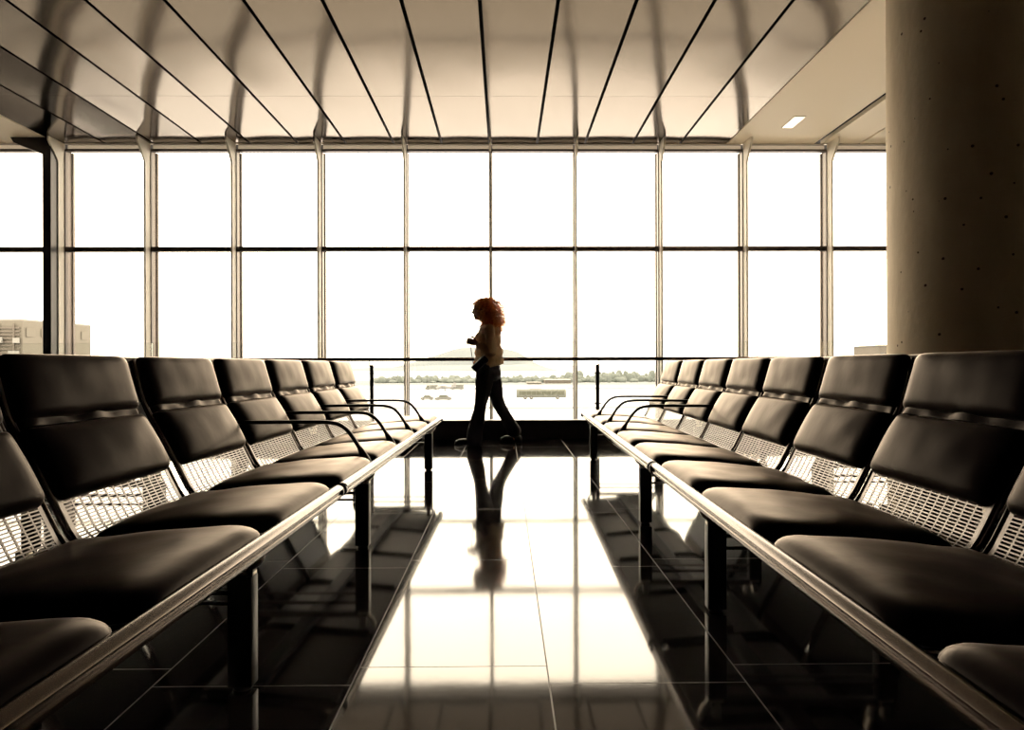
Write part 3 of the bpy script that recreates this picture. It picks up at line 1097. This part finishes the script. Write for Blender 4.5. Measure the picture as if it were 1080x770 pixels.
# belt of trees across the field
rnd = random.Random(11)
tag(part('reflection_dimmer', MB().box((-59.5, 46, -6.4), (69, 64, 3.0), 0.1), M['slab']), kind='structure')  # added dark box, out of view, darkens the ceiling reflection at left
tb = MB()
for i in range(700):
    px = rnd.uniform(395, 735)
    if 515 < px < 560 and rnd.random() < .5: continue
    d = rnd.uniform(345, 400)
    r = rnd.uniform(0.6, 1.5)
    hgt = rnd.choice([0.9, 1.2, 1.5, 1.9, 2.6]) * rnd.uniform(.7, 1.1) * (1.3 if 598 < px < 612 or px > 630 else 0.8)
    bm_c = (at(px, d), d, ZG + hgt * 0.7)
    tb.ell(bm_c, (r * 1.6, r, hgt), seg=8, ring=6)
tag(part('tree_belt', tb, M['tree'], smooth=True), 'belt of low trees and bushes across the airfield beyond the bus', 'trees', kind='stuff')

def block(name, label, px0, px1, ytop, d, dep, m, wins=None, roof=False):
    x0, x1 = at(px0, d), at(px1, d)
    zt = CAM_H + (385.5 - ytop) / 720 * d
    o = empty(name, ((x0 + x1) / 2, d, ZG))
    tag(o, label, 'building')
    w, hh = x1 - x0, zt - ZG
    part('wall', MB().box((0, dep / 2, hh / 2), (w, dep, hh), 0.05), m, o)
    part('roof_edge', MB().box((0, dep / 2, hh + 0.12), (w + 0.4, dep + 0.4, 0.24)), M['blit'], o)
    if wins:
        nx, nz = wins
        for i in range(nx):
            for k in range(nz):
                part('window', MB().box((-w / 2 + w * (i + 0.5) / nx, -0.03, hh * (k + 0.55) / nz), (w / nx * 0.6, 0.08, hh / nz * 0.45)), M['bglass'], o)
    return o
block('airfield_shed', 'long low tan airfield building behind the parked bus', 575, 602, 401.5, 330, 14, M['bwall'], (7, 1))
block('airfield_shed', 'small pale airfield building left of the long tan one', 556, 571, 404, 318, 10, M['bwall2'], (4, 1))
block('airfield_shed', 'low reddish building on the right horizon next to the concrete column', 930, 956, 366, 160, 12, M['bwall'], (4, 2))

# big terminal block at the left edge
A, B, Cc = Vector((-77.0, 110.0, 0)), Vector((-75.5, 125.5, 0)), Vector((-118.0, 112.0, 0))
tb_ = empty('office_block', (-77, 110, ZG))
tag(tb_, 'large beige flat-roofed block outside the leftmost windows', 'building')
zt = CAM_H + (385.5 - 337) / 720 * 110 - ZG
D_ = Cc + (B - A)
poly = [(A.x + 77, A.y - 110), (B.x + 77, B.y - 110), (D_.x + 77, D_.y - 110), (Cc.x + 77, Cc.y - 110)]
part('wall', MB().prism(poly, 0, zt, 'z'), M['bwall2'], tb_)
# louvred front face
lv = MB()
u = (Cc - A).normalized()
L_ = (Cc - A).length
nrm = Vector((u.y, -u.x, 0))
if nrm.y > 0: nrm = -nrm
ang = math.atan2(u.y, u.x)
for k in range(26):
    z = 1.0 + k * (zt - 1.6) / 26
    c = u * (L_ / 2) + nrm * 0.12
    lv.box((c.x, c.y, z), (L_ - 0.8, 0.18, 0.28), rot=Matrix.Rotation(ang, 4, 'Z'))
part('louvre_screen', lv, M['bwall'], tb_)
ribs = MB()
for k in range(16):
    c = u * (L_ * (k + 0.5) / 16) + nrm * 0.25
    ribs.box((c.x, c.y, zt * 0.5), (0.25, 0.2, zt - 1.0), rot=Matrix.Rotation(ang, 4, 'Z'))
part('facade_rib', ribs, M['bwall'], tb_)
for (px, py, w, h) in ((4, 357, 1.1, 0.9), (8, 357.5, 0.7, 0.9), (24.5, 358, 0.9, 0.8), (22, 372, 1.6, 1.0)):
    X = at(px, 110.2) + 77
    z = CAM_H + (385.5 - py) / 720 * 110 - ZG
    part('window', MB().box((X, 0.0 - 0.55, z), (w, 0.3, h)), M['blit'], tb_)
v = (B - A).normalized()
for k in range(5):
    for q in range(4):
        c = v * (15.5 * (k + 0.5) / 5)
        part('window', MB().box((c.x + 0.04, c.y, zt * (q + 0.55) / 4), (0.1, 1.9, 1.4), rot=Matrix.Rotation(0, 4, 'Z')), M['bwall2'], tb_)
part('parapet', MB().prism([(p[0] * 1.0, p[1]) for p in poly], zt, zt + 0.25, 'z'), M['blit'], tb_)

def wheel(mbp, x, y, r, w):
    o = part('wheel', MB().rot_cyl((x, y, r), r, w, 'y', 18), M['tyre'], mbp, True)
    part('hub_cap', MB().rot_cyl((x, y - w / 2 - 0.01, r), r * 0.5, 0.03, 'y', 12), M['white_paint'], o)
    return o

# the apron bus
d = 8.87 * 720 / (421.0 - 385.5)
bus = empty('airport_bus', (at(570.5, d), d, ZG))
tag(bus, 'long pale green apron bus standing outside to the right of the woman', 'bus')
BL, BW, BH = 13.1, 2.8, 2.55
part('bus_body', MB().box((0, 0, 0.35 + (BH - 0.35) / 2), (BL, BW, BH - 0.35), 0.22), M['bus'], bus, True)
part('window_band', MB().box((0.1, -BW / 2 - 0.0, 1.62), (BL - 1.3, 0.06, 0.95), 0.02), M['bus_glass'], bus)
for i in range(9):
    part('window_post', MB().box((-5.2 + i * 1.3, -BW / 2 - 0.04, 1.62), (0.10, 0.04, 0.95)), M['bus'], bus)
part('windscreen', MB().box((BL / 2, 0, 1.6), (0.06, 2.3, 1.1), 0.02), M['bus_glass'], bus)
part('roof_unit', MB().box((-1.5, 0, BH + 0.1), (3.0, 1.8, 0.22), 0.06), M['white_paint'], bus)
for x in (-4.2, -2.6, 4.3):
    for y in (-BW / 2 + 0.12, BW / 2 - 0.12):
        wheel(bus, x, y, 0.46, 0.28)

def car(px, d, w, hh, label, van=False):
    o = empty('parked_car' if not van else 'service_truck', (at(px, d), d, ZG))
    tag(o, label, 'car' if not van else 'truck')
    p = [(-w / 2, 0.28), (-w / 2, hh * 0.55), (-w * 0.30, hh * 0.62), (-w * 0.18, hh), (w * 0.22, hh), (w * 0.36, hh * 0.64), (w / 2, hh * 0.56), (w / 2, 0.28)]
    if van:
        p = [(-w / 2, 0.35), (-w / 2, hh * 0.5), (-w * 0.36, hh * 0.92), (-w * 0.2, hh * 0.95), (-w * 0.18, hh * 0.6), (-w * 0.14, hh * 0.6), (-w * 0.14, hh), (w / 2, hh), (w / 2, 0.35)]
    part('car_body', MB().prism(p, -0.85, 0.85, 'y'), M['car_paint'], o)
    if not van:
        part('side_window', MB().box((0.02 * w, -0.86, hh * 0.80), (w * 0.42, 0.03, hh * 0.26)), M['bus_glass'], o)
        part('windscreen', MB().box((-w * 0.25, 0, hh * 0.80), (0.04, 1.4, hh * 0.3), rot=Matrix.Rotation(0.6, 4, 'Y')), M['bus_glass'], o)
    else:
        part('side_window', MB().box((-w * 0.30, -0.86, hh * 0.72), (w * 0.14, 0.03, hh * 0.26)), M['bus_glass'], o)
    for x in (-w * 0.32, w * 0.32):
        for y in (-0.78, 0.78):
            wheel(o, x, y, 0.30, 0.2)
car(450.5, 176, 3.4, 1.25, 'small pale car outside, nearest the window mullion left of the woman')
car(467.5, 173, 4.3, 1.45, 'pale saloon car outside below the parked light aeroplane')
car(455.5, 245, 4.6, 1.9, 'service truck parked outside left of the light aeroplane', True)
car(482, 247, 4.8, 2.0, 'service truck parked outside right of the light aeroplane', True)

# parked light aeroplane
d = 236
pl_ = empty('light_aeroplane', (at(468.5, d), d, ZG))
tag(pl_, 'small white parked aeroplane outside to the left of the woman', 'aeroplane')
part('fuselage', MB().tube(catmull([(-2.9, 0, 1.2), (-2.2, 0, 1.25), (-0.9, 0, 1.4), (0.6, 0, 1.4), (2.4, 0, 1.35), (3.9, 0, 1.5)], 4),
     [0.12, 0.2, 0.3, 0.45, 0.5, 0.52, 0.56, 0.6, 0.62, 0.62, 0.6, 0.56, 0.5, 0.45, 0.4, 0.34, 0.28, 0.24, 0.2, 0.14, 0.08], 14), M['white_paint'], pl_, True)
part('wing', MB().box((-0.4, 0, 1.95), (1.4, 9.6, 0.16), 0.05), M['white_paint'], pl_)
part('tail_fin', MB().prism([(2.6, 1.5), (3.3, 3.0), (4.0, 3.0), (4.0, 1.5)], -0.06, 0.06, 'y'), M['white_paint'], pl_)
part('tailplane', MB().box((3.6, 0, 1.6), (0.8, 3.2, 0.09), 0.03), M['white_paint'], pl_)
part('propeller', MB().box((-3.0, 0, 1.2), (0.06, 0.14, 1.8), 0.02), M['tyre'], pl_)
for (x, y) in ((-2.0, 0), (0.3, -1.0), (0.3, 1.0)):
    part('landing_gear', MB().tube([(x, y * 0.4, 1.1), (x, y, 0.25)], 0.05, 8).rot_cyl((x, y, 0.24), 0.24, 0.16, 'y', 14), M['tyre'], pl_, True)
